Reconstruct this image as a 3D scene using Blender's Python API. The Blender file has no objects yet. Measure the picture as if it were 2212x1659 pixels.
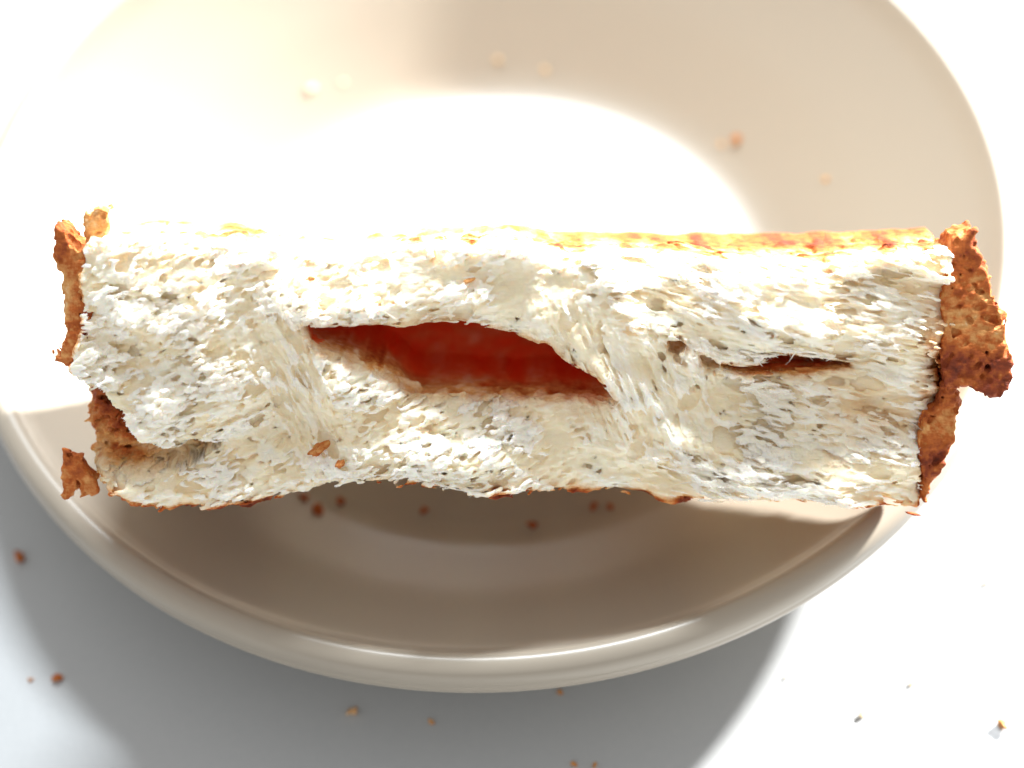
import bpy, math, random, time
import numpy as np
from mathutils import Vector, Matrix
T0 = time.time()
MM = 0.001
C = bpy.context.scene.collection
scn = bpy.context.scene
RNG = np.random.default_rng(11)

# ------------------------------------------------------------------ camera
FOV = math.radians(24.0)
PITCH = math.radians(53.935); ROLL = math.radians(-4.244)
CAM = np.array([1.547, -235.97, 303.46])
FPX = 1106.0 / math.tan(FOV / 2)             # focal length in units of a 2212 px wide picture
FW = np.array([0, math.cos(PITCH), -math.sin(PITCH)])
UP0 = np.array([0, math.sin(PITCH), math.cos(PITCH)]); RT0 = np.array([1.0, 0, 0])
RT = RT0 * math.cos(ROLL) + UP0 * math.sin(ROLL)
UP = -RT0 * math.sin(ROLL) + UP0 * math.cos(ROLL)
FRONT = 314.0                                # camera to torn face, mm
cam = bpy.data.cameras.new('camera')
cam_o = bpy.data.objects.new('camera', cam); C.objects.link(cam_o)
cam_o.matrix_world = Matrix(((RT[0], UP[0], -FW[0], CAM[0] * MM), (RT[1], UP[1], -FW[1], CAM[1] * MM),
                             (RT[2], UP[2], -FW[2], CAM[2] * MM), (0, 0, 0, 1)))
cam.sensor_width = 36.0; cam.lens = 18.0 / math.tan(FOV / 2)
cam.clip_start = 0.01; cam.clip_end = 50
cam.dof.use_dof = True; cam.dof.focus_distance = (FRONT + 1.0) * MM; cam.dof.aperture_fstop = 9.5
scn.camera = cam_o

# ------------------------------------------------------------------ light
SUN_AZ, SUN_EL = math.radians(49.5), math.radians(25)
world = bpy.data.worlds.new('World'); scn.world = world; world.use_nodes = True
bg = world.node_tree.nodes['Background']
bg.inputs['Color'].default_value = (1.0, 0.985, 0.965, 1); bg.inputs['Strength'].default_value = 0.63

def lamp(name, kind, loc, target, **kw):
    l = bpy.data.lights.new(name, kind); o = bpy.data.objects.new(name, l); C.objects.link(o)
    o.location = loc
    o.rotation_euler = (Vector(target) - Vector(loc)).to_track_quat('-Z', 'Y').to_euler()
    for k, v in kw.items(): setattr(l, k, v)
    return o
sd = Vector((math.sin(SUN_AZ) * math.cos(SUN_EL), math.cos(SUN_AZ) * math.cos(SUN_EL), math.sin(SUN_EL)))
tgt = Vector((0.085, -0.065, 0.0))
lamp('sunlight_through_window', 'SPOT', tgt + sd * 3.0, tgt, energy=2250, color=(1, 0.98, 0.945), shadow_soft_size=0.11,
     spot_size=math.radians(7.9), spot_blend=0.15)
lamp('window_light', 'AREA', (0.09, 0.86, 1.22), (0, -0.03, 0.02), energy=28.0, color=(0.9, 0.96, 1.0), shape='RECTANGLE', size=0.42, size_y=0.13)

scn.render.engine = 'CYCLES'
scn.cycles.use_denoising = True
scn.cycles.max_bounces = 10; scn.cycles.diffuse_bounces = 9
scn.view_settings.view_transform = 'Standard'; scn.view_settings.look = 'None'
scn.view_settings.exposure = 0.22; scn.view_settings.gamma = 1.0

# ------------------------------------------------------------------ helpers
def tag(o, label=None, cat=None, group=None, kind=None):
    if label: o['label'] = label
    if cat: o['category'] = cat
    if group: o['group'] = group
    if kind: o['kind'] = kind
    return o

def mesh_obj(name, verts, faces, mat, parent=None, smooth=True, attrs=None):
    me = bpy.data.meshes.new(name)
    verts = np.asarray(verts, np.float32); faces = np.asarray(faces, np.int32)
    n, k = faces.shape
    me.vertices.add(len(verts)); me.vertices.foreach_set('co', verts.ravel())
    me.loops.add(n * k); me.loops.foreach_set('vertex_index', faces.ravel())
    me.polygons.add(n); me.polygons.foreach_set('loop_start', np.arange(0, n * k, k, dtype=np.int32))
    me.polygons.foreach_set('use_smooth', np.full(n, smooth, bool))
    for a, v in (attrs or {}).items():
        me.attributes.new(a, 'FLOAT', 'POINT').data.foreach_set('value', np.asarray(v, np.float32))
    me.update(calc_edges=True); me.validate()
    me.materials.append(mat)
    o = bpy.data.objects.new(name, me); C.objects.link(o)
    if parent: o.parent = parent
    return o

def new_mat(name):
    m = bpy.data.materials.new(name); m.use_nodes = True
    nt = m.node_tree
    return m, nt, nt.nodes['Principled BSDF']

def node(nt, t, **kw):
    n = nt.nodes.new(t)
    for k, v in kw.items():
        if k in n.inputs: n.inputs[k].default_value = v
        else: setattr(n, k, v)
    return n

# ------------------------------------------------------------------ materials
def mat_ceramic():
    m, nt, b = new_mat('glazed_ceramic')
    b.inputs['Base Color'].default_value = (0.355, 0.312, 0.255, 1)
    b.inputs['Roughness'].default_value = 0.3; b.inputs['Specular IOR Level'].default_value = 0.3
    tc = node(nt, 'ShaderNodeTexCoord'); nz = node(nt, 'ShaderNodeTexNoise', Scale=60.0, Detail=2.0)
    bp = node(nt, 'ShaderNodeBump', Strength=0.03, Distance=0.002)
    nt.links.new(tc.outputs['Object'], nz.inputs['Vector']); nt.links.new(nz.outputs['Fac'], bp.inputs['Height'])
    nt.links.new(bp.outputs['Normal'], b.inputs['Normal'])
    return m

def mat_table():
    m, nt, b = new_mat('white_laminate')
    tc = node(nt, 'ShaderNodeTexCoord')
    nz = node(nt, 'ShaderNodeTexNoise', Scale=900.0, Detail=3.0)
    cr = node(nt, 'ShaderNodeValToRGB')
    cr.color_ramp.elements[0].color = (0.43, 0.45, 0.465, 1); cr.color_ramp.elements[1].color = (0.465, 0.48, 0.49, 1)
    nt.links.new(tc.outputs['Object'], nz.inputs['Vector']); nt.links.new(nz.outputs['Fac'], cr.inputs['Fac'])
    nt.links.new(cr.outputs['Color'], b.inputs['Base Color'])
    b.inputs['Roughness'].default_value = 0.4
    bp = node(nt, 'ShaderNodeBump', Strength=0.05, Distance=0.0005)
    nt.links.new(nz.outputs['Fac'], bp.inputs['Height']); nt.links.new(bp.outputs['Normal'], b.inputs['Normal'])
    return m

def mat_bread(name, sss=0.7):
    m, nt, b = new_mat(name)
    L = nt.links.new
    tc = node(nt, 'ShaderNodeTexCoord')
    at = node(nt, 'ShaderNodeAttribute', attribute_name='toast')
    aw = node(nt, 'ShaderNodeAttribute', attribute_name='fluff')
    n1 = node(nt, 'ShaderNodeTexNoise', Scale=700.0, Detail=4.0, Roughness=0.65)
    L(tc.outputs['Object'], n1.inputs['Vector'])
    s = node(nt, 'ShaderNodeMath', operation='SUBTRACT'); s.inputs[1].default_value = 0.5
    L(n1.outputs['Fac'], s.inputs[0])
    # browning varies from grain to grain, only where the bread is toasted
    k = node(nt, 'ShaderNodeMath', operation='MULTIPLY'); L(s.outputs[0], k.inputs[0])
    k2 = node(nt, 'ShaderNodeMath', operation='MULTIPLY_ADD', use_clamp=True); k2.inputs[1].default_value = 2.2; k2.inputs[2].default_value = 0.0
    L(at.outputs['Fac'], k2.inputs[0]); L(k2.outputs[0], k.inputs[1])
    k3 = node(nt, 'ShaderNodeMath', operation='MULTIPLY_ADD'); k3.inputs[1].default_value = 0.75
    L(k.outputs[0], k3.inputs[0]); L(at.outputs['Fac'], k3.inputs[2])
    ramp = node(nt, 'ShaderNodeValToRGB')
    e = ramp.color_ramp.elements
    e[0].position = 0.0; e[0].color = (0.955, 0.835, 0.625, 1)
    e[1].position = 1.0; e[1].color = (0.10, 0.018, 0.008, 1)
    for p, c in ((0.16, (0.87, 0.70, 0.46, 1)), (0.36, (0.67, 0.34, 0.115, 1)), (0.58, (0.45, 0.115, 0.02, 1)), (0.8, (0.23, 0.04, 0.01, 1))):
        q = e.new(p); q.color = c
    L(k3.outputs[0], ramp.inputs['Fac'])
    mx = node(nt, 'ShaderNodeMix', data_type='RGBA'); mx.inputs[7].default_value = (0.975, 0.945, 0.88, 1)
    fl = node(nt, 'ShaderNodeMath', operation='MULTIPLY', use_clamp=True); fl.inputs[1].default_value = 0.8
    L(aw.outputs['Fac'], fl.inputs[0])
    L(fl.outputs[0], mx.inputs[0]); L(ramp.outputs['Color'], mx.inputs[6])
    ar = node(nt, 'ShaderNodeAttribute', attribute_name='red_glow')
    mr = node(nt, 'ShaderNodeMix', data_type='RGBA'); mr.inputs[7].default_value = (0.90, 0.10, 0.016, 1)  # red of sunlight glowing through the bread, mixed into the base colour
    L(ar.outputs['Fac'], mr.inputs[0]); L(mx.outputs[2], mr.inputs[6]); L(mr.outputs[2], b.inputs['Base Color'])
    b.inputs['Roughness'].default_value = 0.7
    b.inputs['Specular IOR Level'].default_value = 0.25
    b.subsurface_method = 'RANDOM_WALK'
    b.inputs['Subsurface Weight'].default_value = sss
    b.inputs['Subsurface Radius'].default_value = (1.0, 0.75, 0.5)
    b.inputs['Subsurface Scale'].default_value = 0.0007
    bp = node(nt, 'ShaderNodeBump', Strength=0.5, Distance=0.0005)
    n2 = node(nt, 'ShaderNodeTexNoise', Scale=1900.0, Detail=4.0, Roughness=0.6)
    mp = node(nt, 'ShaderNodeMapping'); mp.inputs['Scale'].default_value = (0.4, 1.3, 0.8); mp.inputs['Rotation'].default_value = (0, 0, 0.15)
    L(tc.outputs['Object'], mp.inputs['Vector']); L(mp.outputs[0], n2.inputs['Vector']); L(n2.outputs['Fac'], bp.inputs['Height']); L(bp.outputs['Normal'], b.inputs['Normal'])
    return m

def mat_film():
    m, nt, b = new_mat('thin_crumb_film')
    b.inputs['Base Color'].default_value = (0.94, 0.925, 0.89, 1); b.inputs['Roughness'].default_value = 0.5
    tr = node(nt, 'ShaderNodeBsdfTranslucent', Color=(0.95, 0.92, 0.86, 1)); mx = node(nt, 'ShaderNodeMixShader', Fac=0.45)
    nt.links.new(b.outputs[0], mx.inputs[1]); nt.links.new(tr.outputs[0], mx.inputs[2]); nt.links.new(mx.outputs[0], nt.nodes['Material Output'].inputs['Surface'])
    return m

M_CERAMIC = mat_ceramic(); M_TABLE = mat_table(); M_BREAD = mat_bread('bread_crumb'); M_CRUST = mat_bread('toasted_crust', 0.0)
M_FILM = mat_film()

# ------------------------------------------------------------------ table
def slab(name, x0, x1, y0, y1, z0, z1, mat):
    v = [(x, y, z) for z in (z0, z1) for y in (y0, y1) for x in (x0, x1)]
    f = [(0, 2, 3, 1), (4, 5, 7, 6), (0, 1, 5, 4), (2, 6, 7, 3), (0, 4, 6, 2), (1, 3, 7, 5)]
    return mesh_obj(name, v, f, mat, smooth=False)
tag(slab('tabletop', -0.7, 0.7, -0.6, 0.8, -0.03, 0.0, M_TABLE), kind='structure')

# ------------------------------------------------------------------ plate (radii and heights in mm)
def smooth_profile(pts, n=6):
    p = np.array(pts, float); out = []
    for i in range(len(p) - 1):
        a, b, c, d = p[max(i - 1, 0)], p[i], p[i + 1], p[min(i + 2, len(p) - 1)]
        for t in np.linspace(0, 1, n, endpoint=False):
            out.append(0.5 * (2 * b + (c - a) * t + (2 * a - 5 * b + 4 * c - d) * t ** 2 + (3 * b - a - 3 * c + d) * t ** 3))
    out.append(p[-1]); return np.array(out)
PLATE_IN = [(0.0, 3.0), (20, 3.0), (39, 3.05), (43.5, 3.3), (47, 4.3), (50.5, 6.3), (55, 9.2), (60, 12.5), (67, 16.8), (73, 20.7), (75.2, 22.6), (76.2, 23.7)]
PLATE_OUT = [(76.2, 23.7), (77.1, 24.35), (78.3, 24.35), (79.3, 23.8), (79.85, 22.9), (80.0, 21.8), (79.93, 21.0), (79.95, 20.2), (79.6, 19.0), (78.6, 18.0), (76.5, 16.9), (70, 13.0), (61, 6.8), (54, 2.8), (51, 1.6),
             (49.5, 0.6), (47.5, 0.4), (46, 1.4), (44, 1.8), (0, 1.8)]
prof_in = smooth_profile(PLATE_IN); prof_out = smooth_profile(PLATE_OUT)
def build_plate():
    prof = np.vstack([prof_in, prof_out[1:]]); prof[:, 0] = np.maximum(prof[:, 0], 0.02)
    N = 288; th = np.linspace(0, 2 * np.pi, N, endpoint=False)
    v = np.stack([prof[:, 0][:, None] * np.cos(th), prof[:, 0][:, None] * np.sin(th), np.repeat(prof[:, 1][:, None], N, 1)], -1).reshape(-1, 3)
    i, j = np.meshgrid(np.arange(len(prof) - 1), np.arange(N), indexing='ij'); j2 = (j + 1) % N
    f = np.stack([i * N + j, i * N + j2, (i + 1) * N + j2, (i + 1) * N + j], -1).reshape(-1, 4)
    o = mesh_obj('plate', v * MM, f, M_CERAMIC)
    tag(o, 'round white glazed plate with raised rim standing on the white table', 'plate')
build_plate()

def plate_z(r):
    return float(np.interp(r, prof_in[:, 0], prof_in[:, 1]))
def ray(px, py):
    d = FW * FPX + RT * (px - 1106) + UP * (829.5 - py); return d / np.linalg.norm(d)
def at_table(px, py):
    d = ray(px, py); return CAM + d * (-CAM[2] / d[2])
def at_plate(px, py):
    d = ray(px, py); t = (30 - CAM[2]) / d[2]
    while True:
        p = CAM + d * t; r = math.hypot(p[0], p[1])
        if p[2] <= (plate_z(r) if r < 76.2 else 0): return p
        t += 0.15

# ------------------------------------------------------------------ toast sandwich: solid fields turned into meshes
SCL = FPX / FRONT                            # picture px per mm on the torn face
TILT = math.radians(14.0)
AX_U = RT; AX_W = FW * math.cos(TILT) + UP * math.sin(TILT); AX_V = UP * math.cos(TILT) - FW * math.sin(TILT)
ORG = CAM + FW * FRONT
root = bpy.data.objects.new('toast_sandwich', None); C.objects.link(root)
root.matrix_world = Matrix(((AX_U[0], AX_V[0], AX_W[0], ORG[0] * MM), (AX_U[1], AX_V[1], AX_W[1], ORG[1] * MM), (AX_U[2], AX_V[2], AX_W[2], ORG[2] * MM), (0, 0, 0, 1)))
tag(root, 'torn toasted white bread sandwich with open red pocket, propped on the plate', 'sandwich')

def U(x): return (np.asarray(x, float) - 1106) / SCL
def V(y): return (829.5 - np.asarray(y, float)) / (SCL * math.cos(TILT))
def poly(pts): p = np.array(pts, float); return np.stack([U(p[:, 0]), V(p[:, 1])], 1)

def sdf2(P, u, v):
    """signed distance (positive inside) of polygon P on the grid u x v"""
    X, Y = np.meshgrid(u, v, indexing='ij')
    d = np.full(X.shape, 1e9); ins = np.zeros(X.shape, bool)
    for a, b in zip(P, np.roll(P, -1, 0)):
        e = b - a; l2 = max(e @ e, 1e-9)
        t = np.clip(((X - a[0]) * e[0] + (Y - a[1]) * e[1]) / l2, 0, 1)
        d = np.minimum(d, (X - a[0] - t * e[0]) ** 2 + (Y - a[1] - t * e[1]) ** 2)
        c = (a[1] > Y) != (b[1] > Y)
        if abs(e[1]) > 1e-9: ins ^= c & (X < a[0] + (Y - a[1]) * e[0] / e[1])
    d = np.sqrt(d); return np.where(ins, d, -d).astype(np.float32)

def fnoise(shape, vox, lens, ang=0.0, seed=0, power=None):
    """periodic gaussian noise, correlation lengths lens (mm) along its own axes, turned by ang in the u-v plane; unit variance"""
    r = np.random.default_rng(seed)
    w = np.fft.rfftn(r.standard_normal(shape).astype(np.float32))
    ks = [2 * np.pi * np.fft.fftfreq(n, d) for n, d in zip(shape[:-1], vox[:-1])] + [2 * np.pi * np.fft.rfftfreq(shape[-1], vox[-1])]
    if len(shape) == 3: K = np.meshgrid(*ks, indexing='ij', sparse=True); kw = K[2]
    else: K = np.meshgrid(*ks, indexing='ij', sparse=True); kw = 0
    ku, kv = K[0], K[1]; c, s = math.cos(ang), math.sin(ang)
    a = (ku * c + kv * s) * lens[0]; b = (-ku * s + kv * c) * lens[1]
    q = a * a + b * b + (kw * lens[2]) ** 2 if len(shape) == 3 else a * a + b * b
    g = np.exp(-0.5 * q) if power is None else (1 + q) ** (-power / 2)
    n = np.fft.irfftn(w * g, shape).astype(np.float32)
    n -= n.mean(); n /= n.std(); return n

def blob(UU, VV, x, y, rx, ry, ang=0.0):
    cu, cv = U(x), V(y); c, s = math.cos(ang), math.sin(ang)
    a = ((UU - cu) * c + (VV - cv) * s) / (rx / SCL); b = (-(UU - cu) * s + (VV - cv) * c) / (ry / SCL)
    return np.exp(-(a * a + b * b))
def sstep(a, b, x):
    t = np.clip((x - a) / (b - a), 0, 1); return t * t * (3 - 2 * t)

def surface_net(F):
    """naive surface net of F>0 on an index grid; returns vertices in index space and quads"""
    S = F > 0
    n = S[:-1, :-1, :-1].astype(np.uint8)
    cor = [(i, j, k) for i in (0, 1) for j in (0, 1) for k in (0, 1)]
    for c in cor[1:]:
        n += S[c[0]:F.shape[0] - 1 + c[0], c[1]:F.shape[1] - 1 + c[1], c[2]:F.shape[2] - 1 + c[2]]
    act = (n > 0) & (n < 8)
    ai = np.argwhere(act).astype(np.int32)
    idx = np.full(act.shape, -1, np.int32); idx[act] = np.arange(len(ai), dtype=np.int32)
    val = np.stack([F[ai[:, 0] + c[0], ai[:, 1] + c[1], ai[:, 2] + c[2]] for c in cor], 1)
    acc = np.zeros((len(ai), 3), np.float32); cnt = np.zeros(len(ai), np.float32)
    for a in range(8):
        for b in range(a + 1, 8):
            dlt = np.array(cor[b]) - np.array(cor[a])
            if np.abs(dlt).sum() != 1: continue
            va, vb = val[:, a], val[:, b]; m = (va > 0) != (vb > 0)
            t = np.where(m, va / np.where(m, va - vb, 1), 0).astype(np.float32)
            for q in range(3): acc[:, q] += np.where(m, cor[a][q] + dlt[q] * t, 0)
            cnt += m
    vert = ai + acc / cnt[:, None]
    quads = []
    for ax in range(3):
        o1, o2 = [(1, 2), (2, 0), (0, 1)][ax]
        sl0 = [slice(1, -1)] * 3; sl1 = [slice(1, -1)] * 3
        sl0[ax] = slice(0, -1); sl1[ax] = slice(1, None)
        s0, s1 = S[tuple(sl0)], S[tuple(sl1)]
        e = np.argwhere(s0 != s1); flip = s0[tuple(e.T)]
        base = e + 1; base[:, ax] -= 1
        def cell(d1, d2):
            q = base.copy(); q[:, o1] -= d1; q[:, o2] -= d2; return idx[q[:, 0], q[:, 1], q[:, 2]]
        a, b, c, d = cell(1, 1), cell(0, 1), cell(0, 0), cell(1, 0)
        quads.append(np.where(flip[:, None], np.stack([a, b, c, d], 1), np.stack([d, c, b, a], 1)))
    return vert, np.vstack(quads)

def sample3(A, vert):
    i = np.clip(np.rint(vert).astype(int), 0, np.array(A.shape) - 1); return A[i[:, 0], i[:, 1], i[:, 2]]
def sample2(A, vert):
    i = np.clip(np.rint(vert[:, :2]).astype(int), 0, np.array(A.shape) - 1); return A[i[:, 0], i[:, 1]]
def drop_islands(vert, quads, minv):
    """throw away loose specks of fewer than minv vertices"""
    lab = np.arange(len(vert))
    e = np.vstack([quads[:, [0, 1]], quads[:, [1, 2]], quads[:, [2, 3]], quads[:, [3, 0]]])
    while True:
        m = lab.copy(); np.minimum.at(m, e[:, 0], lab[e[:, 1]]); np.minimum.at(m, e[:, 1], lab[e[:, 0]])
        m = m[m]; m = m[m]
        if (m == lab).all(): break
        lab = m
    cnt = np.bincount(lab, minlength=len(vert)); return cnt[lab[quads[:, 0]]] >= minv

# ---- outlines read on the torn face
BODY = poly([(186, 545), (200, 525), (300, 520), (430, 522), (560, 535), (700, 550), (880, 548), (1010, 535), (1060, 530), (1110, 532), (1200, 552), (1320, 560), (1500, 566), (1700, 566),
             (1850, 560), (1960, 548), (2035, 540), (2052, 560), (2048, 640), (2040, 720), (2042, 800), (2046, 845), (2020, 890), (1996, 930), (1998, 985), (2004, 1030), (2012, 1075), (1998, 1110),
             (1950, 1104), (1890, 1094), (1800, 1082), (1700, 1074), (1600, 1078), (1500, 1086), (1420, 1090), (1350, 1078), (1250, 1068), (1150, 1062), (1060, 1066), (980, 1056), (900, 1050),
             (800, 1050), (700, 1058), (640, 1072), (560, 1084), (500, 1092), (440, 1101), (360, 1098), (300, 1086), (250, 1066), (215, 1046), (196, 1022), (182, 985), (172, 930), (170, 870),
             (172, 830), (148, 800), (150, 775), (172, 735), (182, 690), (178, 620)])
HOLE = poly([(660, 706), (700, 711), (780, 715), (860, 717), (930, 715), (990, 716), (1040, 721), (1090, 726), (1130, 744), (1180, 762), (1240, 797), (1290, 812), (1312, 838), (1328, 868),
             (1312, 878), (1200, 876), (1130, 878), (1050, 872), (960, 868), (910, 868), (885, 860), (840, 822), (800, 800), (750, 775), (700, 752), (675, 740)])
SLIT = poly([(1560, 790), (1600, 796), (1640, 798), (1668, 788), (1690, 778), (1712, 776), (1745, 784), (1790, 796), (1842, 804), (1780, 810), (1720, 814), (1680, 812), (1640, 808), (1600, 804)])
RECESS = poly([(140, 838), (225, 840), (238, 880), (262, 896), (290, 930), (322, 956), (360, 958), (430, 944), (460, 962), (410, 1006), (330, 1030), (270, 1040), (205, 1044), (140, 1040)])
GAPS = [poly([(1446, 742), (1470, 740), (1482, 752), (1464, 766), (1446, 760)]), poly([(1512, 768), (1536, 776), (1552, 792), (1534, 796), (1516, 786)])]

SHRED = []
def build_body():
    du = 0.157; u = np.arange(-59.5, 58.8, du); v = np.arange(-18.2, 19.6, du)
    wl = [-3.2]
    while wl[-1] < 5.0: wl.append(wl[-1] + du)
    st = du
    while wl[-1] < 53.0: st = min(st * 1.09, 1.5); wl.append(wl[-1] + st)
    w = np.array(wl, np.float32)
    nu, nv, nw = len(u), len(v), len(w)
    UU, VV = np.meshgrid(u, v, indexing='ij')
    body = sdf2(BODY, u, v); hole = sdf2(HOLE, u, v); slit = np.max([sdf2(q, u, v) for q in [SLIT] + GAPS], axis=0); rec = sdf2(RECESS, u, v)
    n2 = lambda l, s, ang=0.0, power=None: fnoise((nu, nv), (du, du), l if isinstance(l, tuple) else (l, l), ang, s, power)
    # ---- large relief h: depth of the torn face below the face plane (mm, positive = recessed)
    B = lambda *a: blob(UU, VV, *a)
    h = 1.0 * n2(5.0, 1) + 0.55 * n2(2.0, 2)
    h -= 2.6 * B(400, 740, 240, 180); h -= 1.6 * B(330, 860, 120, 90)
    h += 3.2 * B(615, 800, 60, 260, 0.32); h -= 1.2 * B(700, 900, 60, 170, 0.75)
    h -= 2.0 * B(900, 650, 260, 50); h -= 3.2 * B(1230, 720, 60, 200, 0.62); h -= 2.5 * B(1300, 820, 26, 50, 0.5)
    h += 2.0 * B(1060, 610, 120, 45); h += 1.6 * B(1440, 870, 130, 90); h -= 2.0 * B(1430, 760, 70, 90, 0.3)
    h += (0.9 * n2((6.0, 1.6), 12, -0.2) + 0.5 * n2((2.5, 0.9), 13, -0.25)) * sstep(U(1150), U(1450), UU)
    h += 2.6 * B(1900, 890, 120, 90); h += 1.2 * B(1700, 850, 160, 40); h -= 2.2 * B(1700, 1000, 240, 40); h -= 2.0 * B(960, 985, 130, 40)
    h -= 1.4 * B(1500, 960, 170, 45, 0.2); h -= 1.6 * B(1650, 660, 220, 50, -0.2); h += 2.2 * B(560, 940, 170, 60); h -= 1.2 * B(450, 1030, 120, 40)
    h += 1.5 * B(1000, 940, 180, 25); h += 2.5 * B(300, 1010, 160, 30)
    # the top of the face leans back towards the upper toasted side
    h += 1.3 * np.exp(-np.maximum(body, 0) / 2.0) * sstep(V(640), V(560), VV) + 1.0 * np.exp(-np.maximum(body, 0) / 1.0)
    h += 2.6 * np.exp(-np.maximum(-hole, 0) / 1.6) + 1.6 * np.exp(-np.maximum(-slit, 0) / 1.2)
    h += 7.0 * sstep(-0.3, 0.7, rec + 0.3 * n2(0.6, 3)) * (1 - 0.8 * sstep(V(985), V(1036), VV))
    h = np.clip(h, -5.5, 13).astype(np.float32)
    # ---- noise on the grid
    sh = (nu, nv, 64); vx = (du, du, du)
    wr = sstep(U(1180), U(1420), UU).astype(np.float32)                       # right part: long near-horizontal tears
    wp = np.clip(B(1420, 860, 150, 150) + B(640, 830, 80, 200, 0.3) + B(1240, 740, 70, 150, 0.6), 0, 1).astype(np.float32)  # stretched bridges: fibres run across
    blend = lambda a, b, c: (c * wp[..., None] + (1 - wp[..., None]) * (a * (1 - wr[..., None]) + b * wr[..., None]))
    N1 = blend(fnoise(sh, vx, (0.75, 0.5, 0.55), 0.2, 21), fnoise(sh, vx, (1.5, 0.42, 0.6), -0.22, 22), fnoise(sh, vx, (0.3, 1.5, 0.6), 0.45, 23))
    N2 = blend(fnoise(sh, vx, (0.36, 0.17, 0.22), 0.3, 24), fnoise(sh, vx, (0.55, 0.15, 0.22), -0.22, 25), fnoise(sh, vx, (0.15, 0.6, 0.22), 0.45, 26))
    N3 = blend(fnoise(sh, vx, (1.9, 1.1, 0.9), 0.2, 27), fnoise(sh, vx, (3.0, 0.8, 0.9), -0.2, 28), fnoise(sh, vx, (0.7, 2.6, 0.9), 0.45, 29))
    # ---- pores
    NP = 62
    P = np.full((nu, nv, NP), -1.0, np.float32)
    calm = np.clip(B(900, 600, 260, 50) + B(1100, 640, 110, 70) + B(1440, 880, 100, 80), 0, 1)
    lay = w[:NP]
    for cnt, r0, r1, zs in ((260, 1.0, 2.1, 0.6), (900, 0.5, 1.0, 0.5)):
        cu = RNG.uniform(u[0], u[-1], cnt); cv = RNG.uniform(v[0], v[-1], cnt); cw = RNG.uniform(-0.6, 1.6, cnt); rr = RNG.uniform(r0, r1, cnt); av = RNG.normal(0, 0.35, cnt); asp = RNG.uniform(1.1, 2.0, cnt)
        for q in range(cnt):
            i, j = int((cu[q] - u[0]) / du), int((cv[q] - v[0]) / du)
            if calm[i, j] > RNG.random() * 1.3 and rr[q] > 0.4: continue
            an = (0.25 * (1 - wr[i, j]) - 0.2 * wr[i, j]) + av[q]
            if wp[i, j] > 0.5: an += 1.7
            ra, rb = rr[q] * math.sqrt(asp[q]), rr[q] / math.sqrt(asp[q])
            m = int(ra / du) + 2
            i0, i1, j0, j1 = max(i - m, 0), min(i + m, nu), max(j - m, 0), min(j + m, nv)
            k0 = max(int((cw[q] - rr[q] - lay[0]) / du), 0); k1 = min(int((cw[q] + rr[q] - lay[0]) / du) + 2, NP)
            if k1 <= k0 or i1 <= i0 or j1 <= j0: continue
            x = (u[i0:i1] - cu[q])[:, None, None]; y = (v[j0:j1] - cv[q])[None, :, None]; z = (lay[k0:k1] - cw[q])[None, None, :]
            c, s = math.cos(an), math.sin(an)
            d = np.sqrt(((x * c + y * s) / ra) ** 2 + ((-x * s + y * c) / rb) ** 2 + (z / (rr[q] * zs)) ** 2)
            sl = P[i0:i1, j0:j1, k0:k1]; np.maximum(sl, ((1 - d) * rr[q]).astype(np.float32), out=sl)
    # ---- solid
    F = np.empty((nu, nv, nw), np.float32); FL = np.zeros((nu, nv, nw), np.float32)
    e_lo = 0.45 * n2(1.6, 5) + 0.25 * n2(0.35, 6)
    edge0 = body
    hz = 0.35 * n2(0.5, 7)
    back = 50.5 + 0.8 * n2(2.0, 8)
    flk = 0.8 * n2((3.2, 1.5), 9, -0.12) - 0.22
    soft = 1 - 0.45 * sstep(V(760), V(600), VV).astype(np.float32)
    calm_top = 1 - 0.45 * sstep(V(680), V(590), VV).astype(np.float32)
    HUP = sstep(-1.0, 0.6, VV - np.interp(UU, U([660, 900, 1330]), V([745, 800, 850]))).astype(np.float32)
    for k in range(nw):
        kk = k % 64; a = w[k]
        n1, nn2, n3 = N1[:, :, kk], N2[:, :, kk], N3[:, :, kk]
        deep = float(sstep(2.0, 8.0, a))
        rough = 1 - 0.75 * calm
        f = a + (0.22 * n1 + 0.26 * nn2) * rough + 0.36 * n3 * soft + 0.06 * nn2
        if k < NP: f = np.minimum(f, -1.1 * P[:, :, k] + 0.08 + 0.12 * nn2)
        f = np.maximum(f, a - 1.25 + 0.25 * n3)          # no pit deeper than this
        # ragged scraps standing proud of the torn face
        g = 0.40 * n3 + 0.34 * n1 + 0.60 * nn2 + flk - 0.42 - 0.9 * calm - abs(a + 0.55) * 0.85
        g = np.minimum(g * 0.7, body * 2)
        scrap = g > f; f0 = f
        f = np.maximum(f, g)
        ed = body + (0.30 * n1 + 0.22 * nn2 + 0.2 * n3 + 0.4 * e_lo) * calm_top * (1 - 0.75 * float(sstep(9, 16, a))) - 0.3
        if a > 6: ed = np.minimum(ed, 0.7 * (75.0 - 0.78 * (a - 6) - (UU - VV)) + 0.2 * n1)
        if a > 14: ed = np.minimum(np.minimum(ed, 59.0 - 0.72 * max(a - 26, 0) - np.abs(UU + 0.4)), V(530) - 0.34 * (a - 14) - VV + 0.2 * n1)
        f = np.minimum(f, ed)
        f = np.minimum(f, back - a)
        hw = min(0.10 * max(a, 0), 1.3) * HUP
        ho = hole + hw + (0.16 * n1 + 0.12 * nn2 + 0.10 * n3) * (1 - 0.6 * deep)
        ho = np.minimum(ho, 27.0 - a)
        sl = slit + (0.18 * n1 + 0.15 * nn2) + 0.15 + 0.02 * max(a, 0); sl = np.minimum(sl, np.where(UU < U(1556), 2.2, 9.0) - a)
        f = np.minimum(f, -ho); f = np.minimum(f, -sl)
        F[:, :, k] = f
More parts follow.
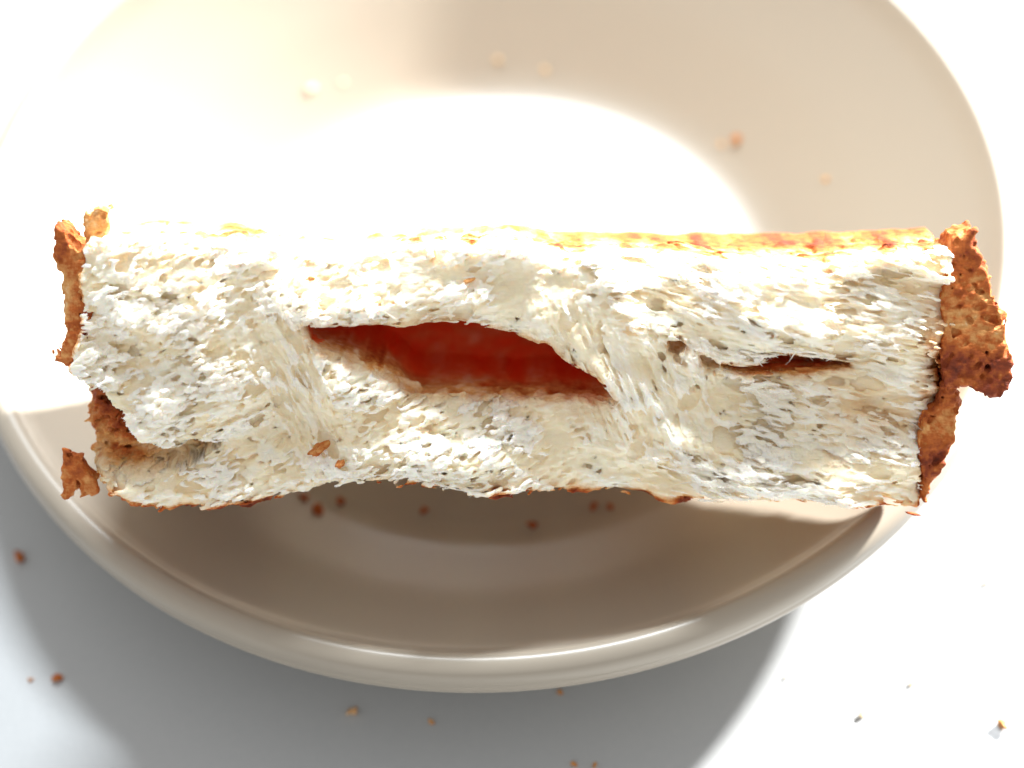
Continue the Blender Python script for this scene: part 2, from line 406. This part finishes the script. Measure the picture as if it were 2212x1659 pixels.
        FL[:, :, k] = np.where(scrap, 0.55 + 0.5 * np.clip(g - f0, 0, 0.8) + 0.25 * nn2, 0.34 + 0.7 * np.clip(-(a + 0.1) / 0.9, -0.4, 1) + 0.12 * n1 + 0.08 * nn2)
    F[0] = F[-1] = -1; F[:, 0] = F[:, -1] = -1; F[:, :, 0] = F[:, :, -1] = -1
    vert, quads = surface_net(F)
    keep = drop_islands(vert, quads, 60)
    quads = quads[keep]
    # ---- index space to mm
    ww = np.interp(vert[:, 2], np.arange(nw), w).astype(np.float32)
    fade = 1 - sstep(3.0, 18.0, ww)
    uu = u[0] + vert[:, 0] * du; vv = v[0] + vert[:, 1] * du
    co = np.stack([uu, vv, ww + sample2(h, vert) * fade], 1)
    # ---- browning
    vb, vh, vs, vr = (sample2(x, vert) for x in (body, hole, slit, rec))
    big = sample2(n2(3.0, 31), vert); mid = sample2(n2(0.7, 32), vert); fin = sample2(n2(0.3, 33), vert)
    br3 = sample3(N1, np.stack([vert[:, 0], vert[:, 1], vert[:, 2] % 64], 1))
    mid_v = V(800)
    toast = np.zeros(len(vert))
    top = (vv > V(700)) & (np.abs(uu) < 58)
    depth_from_top = vb
    streak = fnoise((nu, nw), (du, 0.5), (5.0, 0.9), 0.0, 41); sk = streak[np.clip(vert[:, 0].astype(int), 0, nu - 1), np.clip(vert[:, 2].astype(int), 0, nw - 1)]
    lean = 0.22 + 0.40 * sstep(U(600), U(1900), uu) + sstep(5, 11, ww) * (0.12 + 0.32 * sstep(U(1000), U(1900), uu))
    toast = np.where(top, np.clip(lean + 0.13 * sk + 0.07 * mid + 0.05 * br3, 0, 0.92) * np.exp(-np.maximum(depth_from_top - 0.1, 0) / 0.9) * sstep(0.8, 3.6, ww + 0.8 * mid), toast)
    bot = vv < V(1000)
    toast = np.where(bot, np.clip(0.62 + 0.16 * mid + 0.12 * big, 0, 0.9) * np.exp(-np.maximum(vb + 0.1 - 0.18 * mid - 0.12 * big, 0) / 0.55), toast)
    ins = np.clip(0.42 + 0.07 * br3 + 0.04 * big, 0, 0.9) * np.exp(-np.maximum(-vh - 1.5 * sstep(2, 9, ww) - 0.2 - 0.35 * (vv > V(800)) + 0.15 * mid, 0) / 0.38)
    lowl = sstep(V(735), V(775), vv) * sstep(U(930), U(860), uu)
    ins = np.maximum(ins, lowl * np.clip(0.40 + 0.10 * mid + 0.10 * fin, 0, 1) * np.exp(-np.maximum(-vh - 0.35 + 0.2 * mid, 0) / 0.35))
    ins *= 0.62 + 0.38 * sstep(1.0, 5.0, ww)
    toast = np.maximum(toast, ins)
    toast = np.maximum(toast, np.clip(0.30 + 0.22 * (uu > U(1556)) + 0.08 * mid, 0, 1) * np.exp(-np.maximum(-vs - 0.15 + 0.12 * mid, 0) / 0.5))
    left = (0.25 + 0.75 * sstep(U(380), U(260), uu)) * sstep(-0.3, 0.5, vr) * sstep(V(1040), V(995), vv)
    toast = np.maximum(toast, left * np.clip(0.5 + 0.10 * mid + 0.06 * big, 0, 1))
    side = np.maximum(sstep(U(222), U(178), uu), sstep(U(1985), U(2035), uu) * sstep(V(760), V(850), vv) * 0.5)
    toast = np.maximum(toast, side * np.clip(0.48 + 0.15 * mid, 0, 1) * sstep(0.8, 0.0, vb))
    toast = np.maximum(toast, sstep(U(1950), U(2050), uu) * np.clip(0.30 + 0.14 * mid + 0.1 * big, 0, 1) * sstep(V(600), V(720), vv))
    toast = np.maximum(toast, 0.17 * np.exp(-((uu - U(1910)) / 6.0) ** 2 - ((vv - V(905)) / 3.2) ** 2) + 0.04 * mid * (uu > U(1780)) * (uu < U(2000)))
    fluff = np.clip(sample3(FL, vert), 0, 1) * sstep(0.4, -0.5, vr) * np.clip(1 - 2.2 * toast, 0, 1)
    low = vv < np.interp(uu, U([660, 900, 1330]), V([745, 800, 850]))
    glow = np.exp(-np.maximum(-vh - 0.1 - 1.5 * sstep(2, 9, ww) + 0.1 * mid, 0) / 0.25) * np.where(low, sstep(6, 19, ww + 1.0 * br3), sstep(0.8, 3.5, ww + 0.5 * br3)) * np.clip(0.80 + 0.09 * br3 + 0.05 * big, 0, 1)  # toasted pocket walls reddened deeper in: painted glow through the upper slice
    glow = np.maximum(glow, 0.6 * np.exp(-np.maximum(-vs, 0) / 0.3) * sstep(1.0, 2.5, ww) * (uu > U(1556))) 
    # ---- two slices
    line = np.interp(uu, U([100, 660, 900, 1330, 1560, 1700, 1840, 2060]), V([850, 720, 790, 872, 800, 798, 806, 830]))
    up = (vv > line)[quads].sum(1) >= 2
    for nm, mk in (('bread_slice', up), ('bread_slice', ~up)):
        q = quads[mk]; used = np.unique(q); rm = np.full(len(vert), -1); rm[used] = np.arange(len(used))
        mesh_obj(nm, co[used] * MM, rm[q], M_BREAD, root, attrs={'toast': toast[used], 'fluff': fluff[used], 'red_glow': glow[used]})
        if len(used): SHRED.append((co[used], fluff[used], ww[used], sample2(wr, vert[used]), sample2(wp, vert[used]), sample2(calm, vert[used])))
    print('body', len(vert), len(quads), round(time.time() - T0, 1))
build_body()

def build_shreds(count=22000):
    """thin torn films and fibres standing on the raised crumb, as ragged ribbons"""
    r = np.random.default_rng(5); V_, F_, FLU, TST = [], [], [], []
    for (co, fl, ww, wr, wp, calm), part in zip(SHRED, [o for o in root.children if o.name.startswith('bread_slice')]):
        p = np.where((fl > 0.55) & (ww < 1.2) & (np.abs(co[:, 0] + 0.3) < 54.5) & (co[:, 1] < V(585)), (fl - 0.5) * (1.05 - calm), 0); p = p / p.sum()
        pick = r.choice(len(co), count // 2, p=p)
        ang = np.where(wp[pick] > 0.45, 1.95, 0.25 * (1 - wr[pick]) - 0.22 * wr[pick]) + r.normal(0, 0.45, len(pick))
        ln = np.exp(r.normal(-0.4, 0.5, len(pick))) * (0.55 + 0.45 * wr[pick] + 0.5 * wp[pick]); wd = np.exp(r.normal(-2.45, 0.5, len(pick)))
        sg = np.where(r.random(len(pick)) < 0.5, 1, -1); out = r.uniform(0.05, 0.55, len(pick))
        d = np.stack([np.cos(ang) * sg, np.sin(ang) * sg, -out], 1); d /= np.linalg.norm(d, axis=1)[:, None]
        sde = np.stack([-np.sin(ang), np.cos(ang), r.normal(0, 0.6, len(pick))], 1); sde /= np.linalg.norm(sde, axis=1)[:, None]
        n = 5; vs = []
        for k in range(n):
            t = k / (n - 1)
            c = co[pick] + d * (ln * (t - 0.25))[:, None] + r.normal(0, 0.06, (len(pick), 3)) * t
            c[:, 2] += 0.25 * ln * t * t * r.normal(0, 0.5, len(pick))
            q = (wd * (1 - 0.8 * t ** 1.5) * r.uniform(0.5, 1.3, len(pick)))[:, None] * sde
            vs += [c - q * 0.5, c + q * 0.5]
        vs = np.stack(vs, 1); base = np.arange(len(pick))[:, None] * 2 * n
        fs = np.stack([np.concatenate([base + 2 * k, base + 2 * k + 1, base + 2 * k + 3, base + 2 * k + 2], 1) for k in range(n - 1)], 1).reshape(-1, 4)
        o = mesh_obj('crumb_shreds', vs.reshape(-1, 3) * MM, fs, M_FILM, root, attrs={'toast': np.zeros(len(vs) * 2 * n), 'fluff': np.full(len(vs) * 2 * n, 0.95)})
        o['kind'] = 'stuff'
build_shreds()

def build_crust(name, pts, w0, w1, seed, base, tip=None, lean=(0, 0), curl=0.0, label=None, du=0.2):
    """a sheet of crust: outline pts on the face, from depth w0 to w1, leaning back with u; ragged and pitted"""
    P = poly(pts); pad = 1.6
    u = np.arange(P[:, 0].min() - pad, P[:, 0].max() + pad, du); v = np.arange(P[:, 1].min() - pad, P[:, 1].max() + pad, du); w = np.arange(w0 - 1.6, w1 + 1.6, du)
    UU, VV = np.meshgrid(u, v, indexing='ij'); sh = (len(u), len(v), len(w)); vx = (du,) * 3
    s = sdf2(P, u, v)[..., None]
    n1 = fnoise(sh, vx, (1.2,) * 3, 0, seed); n2 = fnoise(sh, vx, (0.27,) * 3, 0, seed + 1); n3 = fnoise(sh, vx, (0.32,) * 3, 0, seed + 2)
    W = w[None, None, :]
    F = np.minimum(s + 0.16 * n1 + 0.16 * n2, np.minimum(W - w0 + 0.2 * n1 + 0.11 * n2, w1 - W + 0.6 * n1))
    F = np.minimum(F, W - w0 - 0.28 * np.maximum(n3, 0) ** 1.5)     # pits
    F[0] = F[-1] = -1; F[:, 0] = F[:, -1] = -1; F[:, :, 0] = F[:, :, -1] = -1
    vert, quads = surface_net(F.astype(np.float32)); quads = quads[drop_islands(vert, quads, 80)]
    used = np.unique(quads); rm = np.full(len(vert), -1); rm[used] = np.arange(len(used)); quads = rm[quads]; vert = vert[used]
    co = np.stack([u[0] + vert[:, 0] * du, v[0] + vert[:, 1] * du, w[0] + vert[:, 2] * du], 1)
    a1, a2, b1 = sample3(n1, vert), sample3(n2, vert), sample2(fnoise(sh[:2], vx[:2], (2.2, 2.2), 0, seed + 3), vert)
    toast = base + 0.06 * a1 + 0.05 * a2 + 0.06 * b1 - 0.26 * sstep(1.2, 2.4, a2 + 0.5 * a1)
    if tip is not None:
        toast += tip[2] * sstep(tip[0], tip[1], co[:, 1])
    cu, cv = P.mean(0)
    co[:, 2] += lean[0] * (co[:, 0] - cu) + lean[1] * (co[:, 1] - cv)
    o = mesh_obj(name, co * MM, quads, M_CRUST, root, attrs={'toast': np.clip(toast, 0.05, 1), 'fluff': np.zeros(len(co))})
    if label: o['label'] = label
    return o

build_crust('crust', [(128, 502), (122, 540), (118, 570), (134, 600), (136, 650), (134, 690), (146, 735), (132, 760), (126, 785), (108, 770), (112, 790), (140, 796), (160, 780), (186, 740), (196, 690), (192, 620), (190, 575), (196, 548), (176, 552), (160, 540), (148, 512)],
            1.9, 9, 60, 0.54, lean=(-0.25, 0), label='torn golden brown crust strip on the left end')
build_crust('crust', [(190, 468), (186, 500), (188, 545), (220, 548), (236, 520), (240, 470)], 3.0, 6, 62, 0.34, label='pale golden crust stub at the upper left corner')
build_crust('crust_flap', [(124, 978), (118, 1030), (121, 1088), (144, 1080), (150, 1046), (160, 1050), (158, 1084), (200, 1078), (194, 1050), (178, 1030), (160, 1000), (186, 985), (150, 990)],
            1.2, 3.6, 64, 0.58, label='ragged brown crust flap hanging at the lower left corner')
build_crust('crust', [(2036, 545), (2048, 520), (2070, 512), (2096, 508), (2100, 530), (2118, 575), (2136, 615), (2142, 655), (2166, 690), (2172, 745), (2190, 782), (2195, 822), (2178, 852), (2166, 866), (2140, 858), (2100, 842), (2060, 836), (2046, 850), (2036, 800), (2034, 720), (2030, 640)],
            0.6, 7, 66, 0.56, tip=(V(700), V(850), 0.30), lean=(0.15, 0.05), label='thick brown crust flap curling outwards on the right end, dark at its lower tip')
build_crust('crust', [(2042, 836), (2064, 834), (2074, 862), (2080, 915), (2072, 955), (2052, 1015), (2026, 1055), (2012, 1092), (2004, 1050), (1998, 1000), (1992, 945), (2010, 900), (2034, 880)],
            1.0, 10, 68, 0.66, lean=(0.1, 0), label='darker mottled crust below the flap on the right end')

# ------------------------------------------------------------------ loose crumbs
def build_crumb(p, size, tone, seed, label, stretch=(1, 1, 0.8), grp=None, rest=True):
    r = np.random.default_rng(seed)
    import bmesh
    bm = bmesh.new(); bmesh.ops.create_icosphere(bm, subdivisions=3, radius=1.0)
    v = np.array([x.co[:] for x in bm.verts]); f = np.array([[x.index for x in q.verts] for q in bm.faces]); bm.free()
    k = r.normal(0, 1, (9, 3)) * 2.2; ph = r.uniform(0, 6.28, 9)
    d = 1 + 0.13 * np.sin(v @ k.T + ph).sum(1) + r.normal(0, 0.07, len(v))
    v = v * d[:, None] * np.array(stretch) * size * 0.5
    a = r.uniform(0, 6.28); c, s = math.cos(a), math.sin(a); v = v @ np.array([[c, -s, 0], [s, c, 0], [0, 0, 1]]).T
    v[:, 2] -= v[:, 2].min() + 0.05
    t = np.clip(tone + r.normal(0, 0.06, len(v)), 0.05, 1)
    o = mesh_obj('bread_crumb', v * MM, f, M_CRUST, attrs={'toast': t, 'fluff': np.zeros(len(v))})
    o.location = Vector(p) * MM
    return tag(o, label, 'crumb', grp)
GT, GP = 'crumbs scattered on the table', 'crumbs scattered on the plate'
TABLE_CRUMBS = [(45, 1208, 1.7, 0.6, 'long brown toast crumb on the table left of the plate'), (125, 1469, 1.5, 0.6, 'round brown toast crumb on the table at the lower left'),
    (764, 1540, 1.5, 0.35, 'tan crumb on the table below the front rim, in the plate shadow'), (932, 1561, 0.9, 0.4, 'tiny dull crumb on the table right of the tan one'),
    (1211, 1498, 1.1, 0.45, 'small brown crumb on the table tucked against the front rim'), (1240, 1652, 0.8, 0.45, 'brown crumb at the bottom edge of the table, left of a pair'),
    (1284, 1655, 0.8, 0.45, 'brown crumb at the bottom edge of the table, right of a pair'), (2165, 1567, 1.6, 0.42, 'largest golden crumb on the sunlit table at the lower right'),
    (1968, 1478, 0.9, 0.2, 'pale speck of a crumb on the sunlit table, above the golden crumb'), (1863, 1546, 1.0, 0.2, 'pale crumb on the sunlit table left of the golden crumb'),
    (1699, 1462, 0.8, 0.12, 'faint cream crumb on the sunlit table nearest the shadow edge'), (2129, 1262, 0.8, 0.12, 'faint cream crumb on the sunlit table right of the plate'), (65, 1470, 0.7, 0.5, 'tiny grey-brown speck beside the round brown crumb')]
for i, (x, y, s, t, lb) in enumerate(TABLE_CRUMBS):
    build_crumb(at_table(x, y), s * 0.78, t, 100 + i, lb, (1.25, 0.85, 0.8), GT)
PLATE_CRUMBS = [(675, 195, 1.8, 0.12, 'large pale blurred crumb on the sunlit left slope of the plate'), (742, 180, 1.2, 0.1, 'smaller pale crumb beside the large pale one'),
    (853, 343, 1.6, 0.42, 'reddish crumb in the sunlit well above the sandwich'), (1590, 306, 2.1, 0.55, 'brown crumb in the grey shadow band at the right of the well'),
    (1558, 314, 1.2, 0.4, 'faint brown crumb just left of the one in the shadow band'), (1782, 390, 1.3, 0.4, 'dull crumb on the shaded right slope of the plate'), (1076, 132, 1.8, 0.3, 'blurred tan crumb at the far edge of the well'),
    (1176, 152, 1.3, 0.3, 'faint tan crumb right of the far well edge'), (706, 302, 1.1, 0.35, 'tiny grey crumb left of the reddish crumb'), (868, 446, 1.2, 0.4, 'tiny dark crumb in the well just above the sandwich, left one'), (1041, 448, 1.1, 0.4, 'tiny crumb in the well just above the sandwich, right one'),
    (660, 1078, 1.9, 0.72, 'dark red-brown crumb in the shadow under the sandwich, upper of two'), (685, 1106, 2.2, 0.72, 'dark red-brown crumb in the shadow under the sandwich, lower of two'), (736, 1086, 1.7, 0.75, 'dark crumb right of the two red-brown ones'),
    (917, 1105, 1.7, 0.75, 'dark crumb in the shaded well below the sandwich'), (1150, 1138, 1.7, 0.75, 'dark crumb lowest in the shaded well'), (1281, 1097, 1.4, 0.75, 'dark crumb under the lower toast edge, left of two'), (1318, 1098, 1.4, 0.75, 'dark crumb under the lower toast edge, right of two')]
for i, (x, y, s, t, lb) in enumerate(PLATE_CRUMBS):
    build_crumb(at_plate(x, y), s * 0.68, t - 0.06, 140 + i, lb, (1.15, 0.9, 0.7), GP)
def on_face(px, py):
    u, v = float(U(px)), float(V(py)); best = None
    for co, *_ in SHRED:
        k = np.where((np.abs(co[:, 0] - u) < 0.25) & (np.abs(co[:, 1] - v) < 0.25))[0]
        if len(k):
            q = co[k[co[k, 2].argmin()]]
            if best is None or q[2] < best[2]: best = q
    p = np.array(best, float) - np.array([0, 0, 0.15]); return ORG + AX_U * p[0] + AX_V * p[1] + AX_W * p[2]
FACE_CRUMBS = [(688, 974, 1.9, 0.5, 'orange-red toast flake stuck on the lower slice below the left end of the pocket'), (737, 1000, 1.2, 0.5, 'small orange flake on the lower slice right of the larger flake'),
    (1015, 609, 0.9, 0.42, 'tiny golden speck on the upper slice above the middle of the pocket'), (676, 600, 0.7, 0.45, 'tiny brown speck on the upper slice above the left end of the pocket')]
for i, (x, y, s, t, lb) in enumerate(FACE_CRUMBS):
    build_crumb(on_face(x, y), s, t, 180 + i, lb, (1.3, 0.7, 0.6), 'toast flakes stuck on the torn bread')
print('done', round(time.time() - T0, 1))
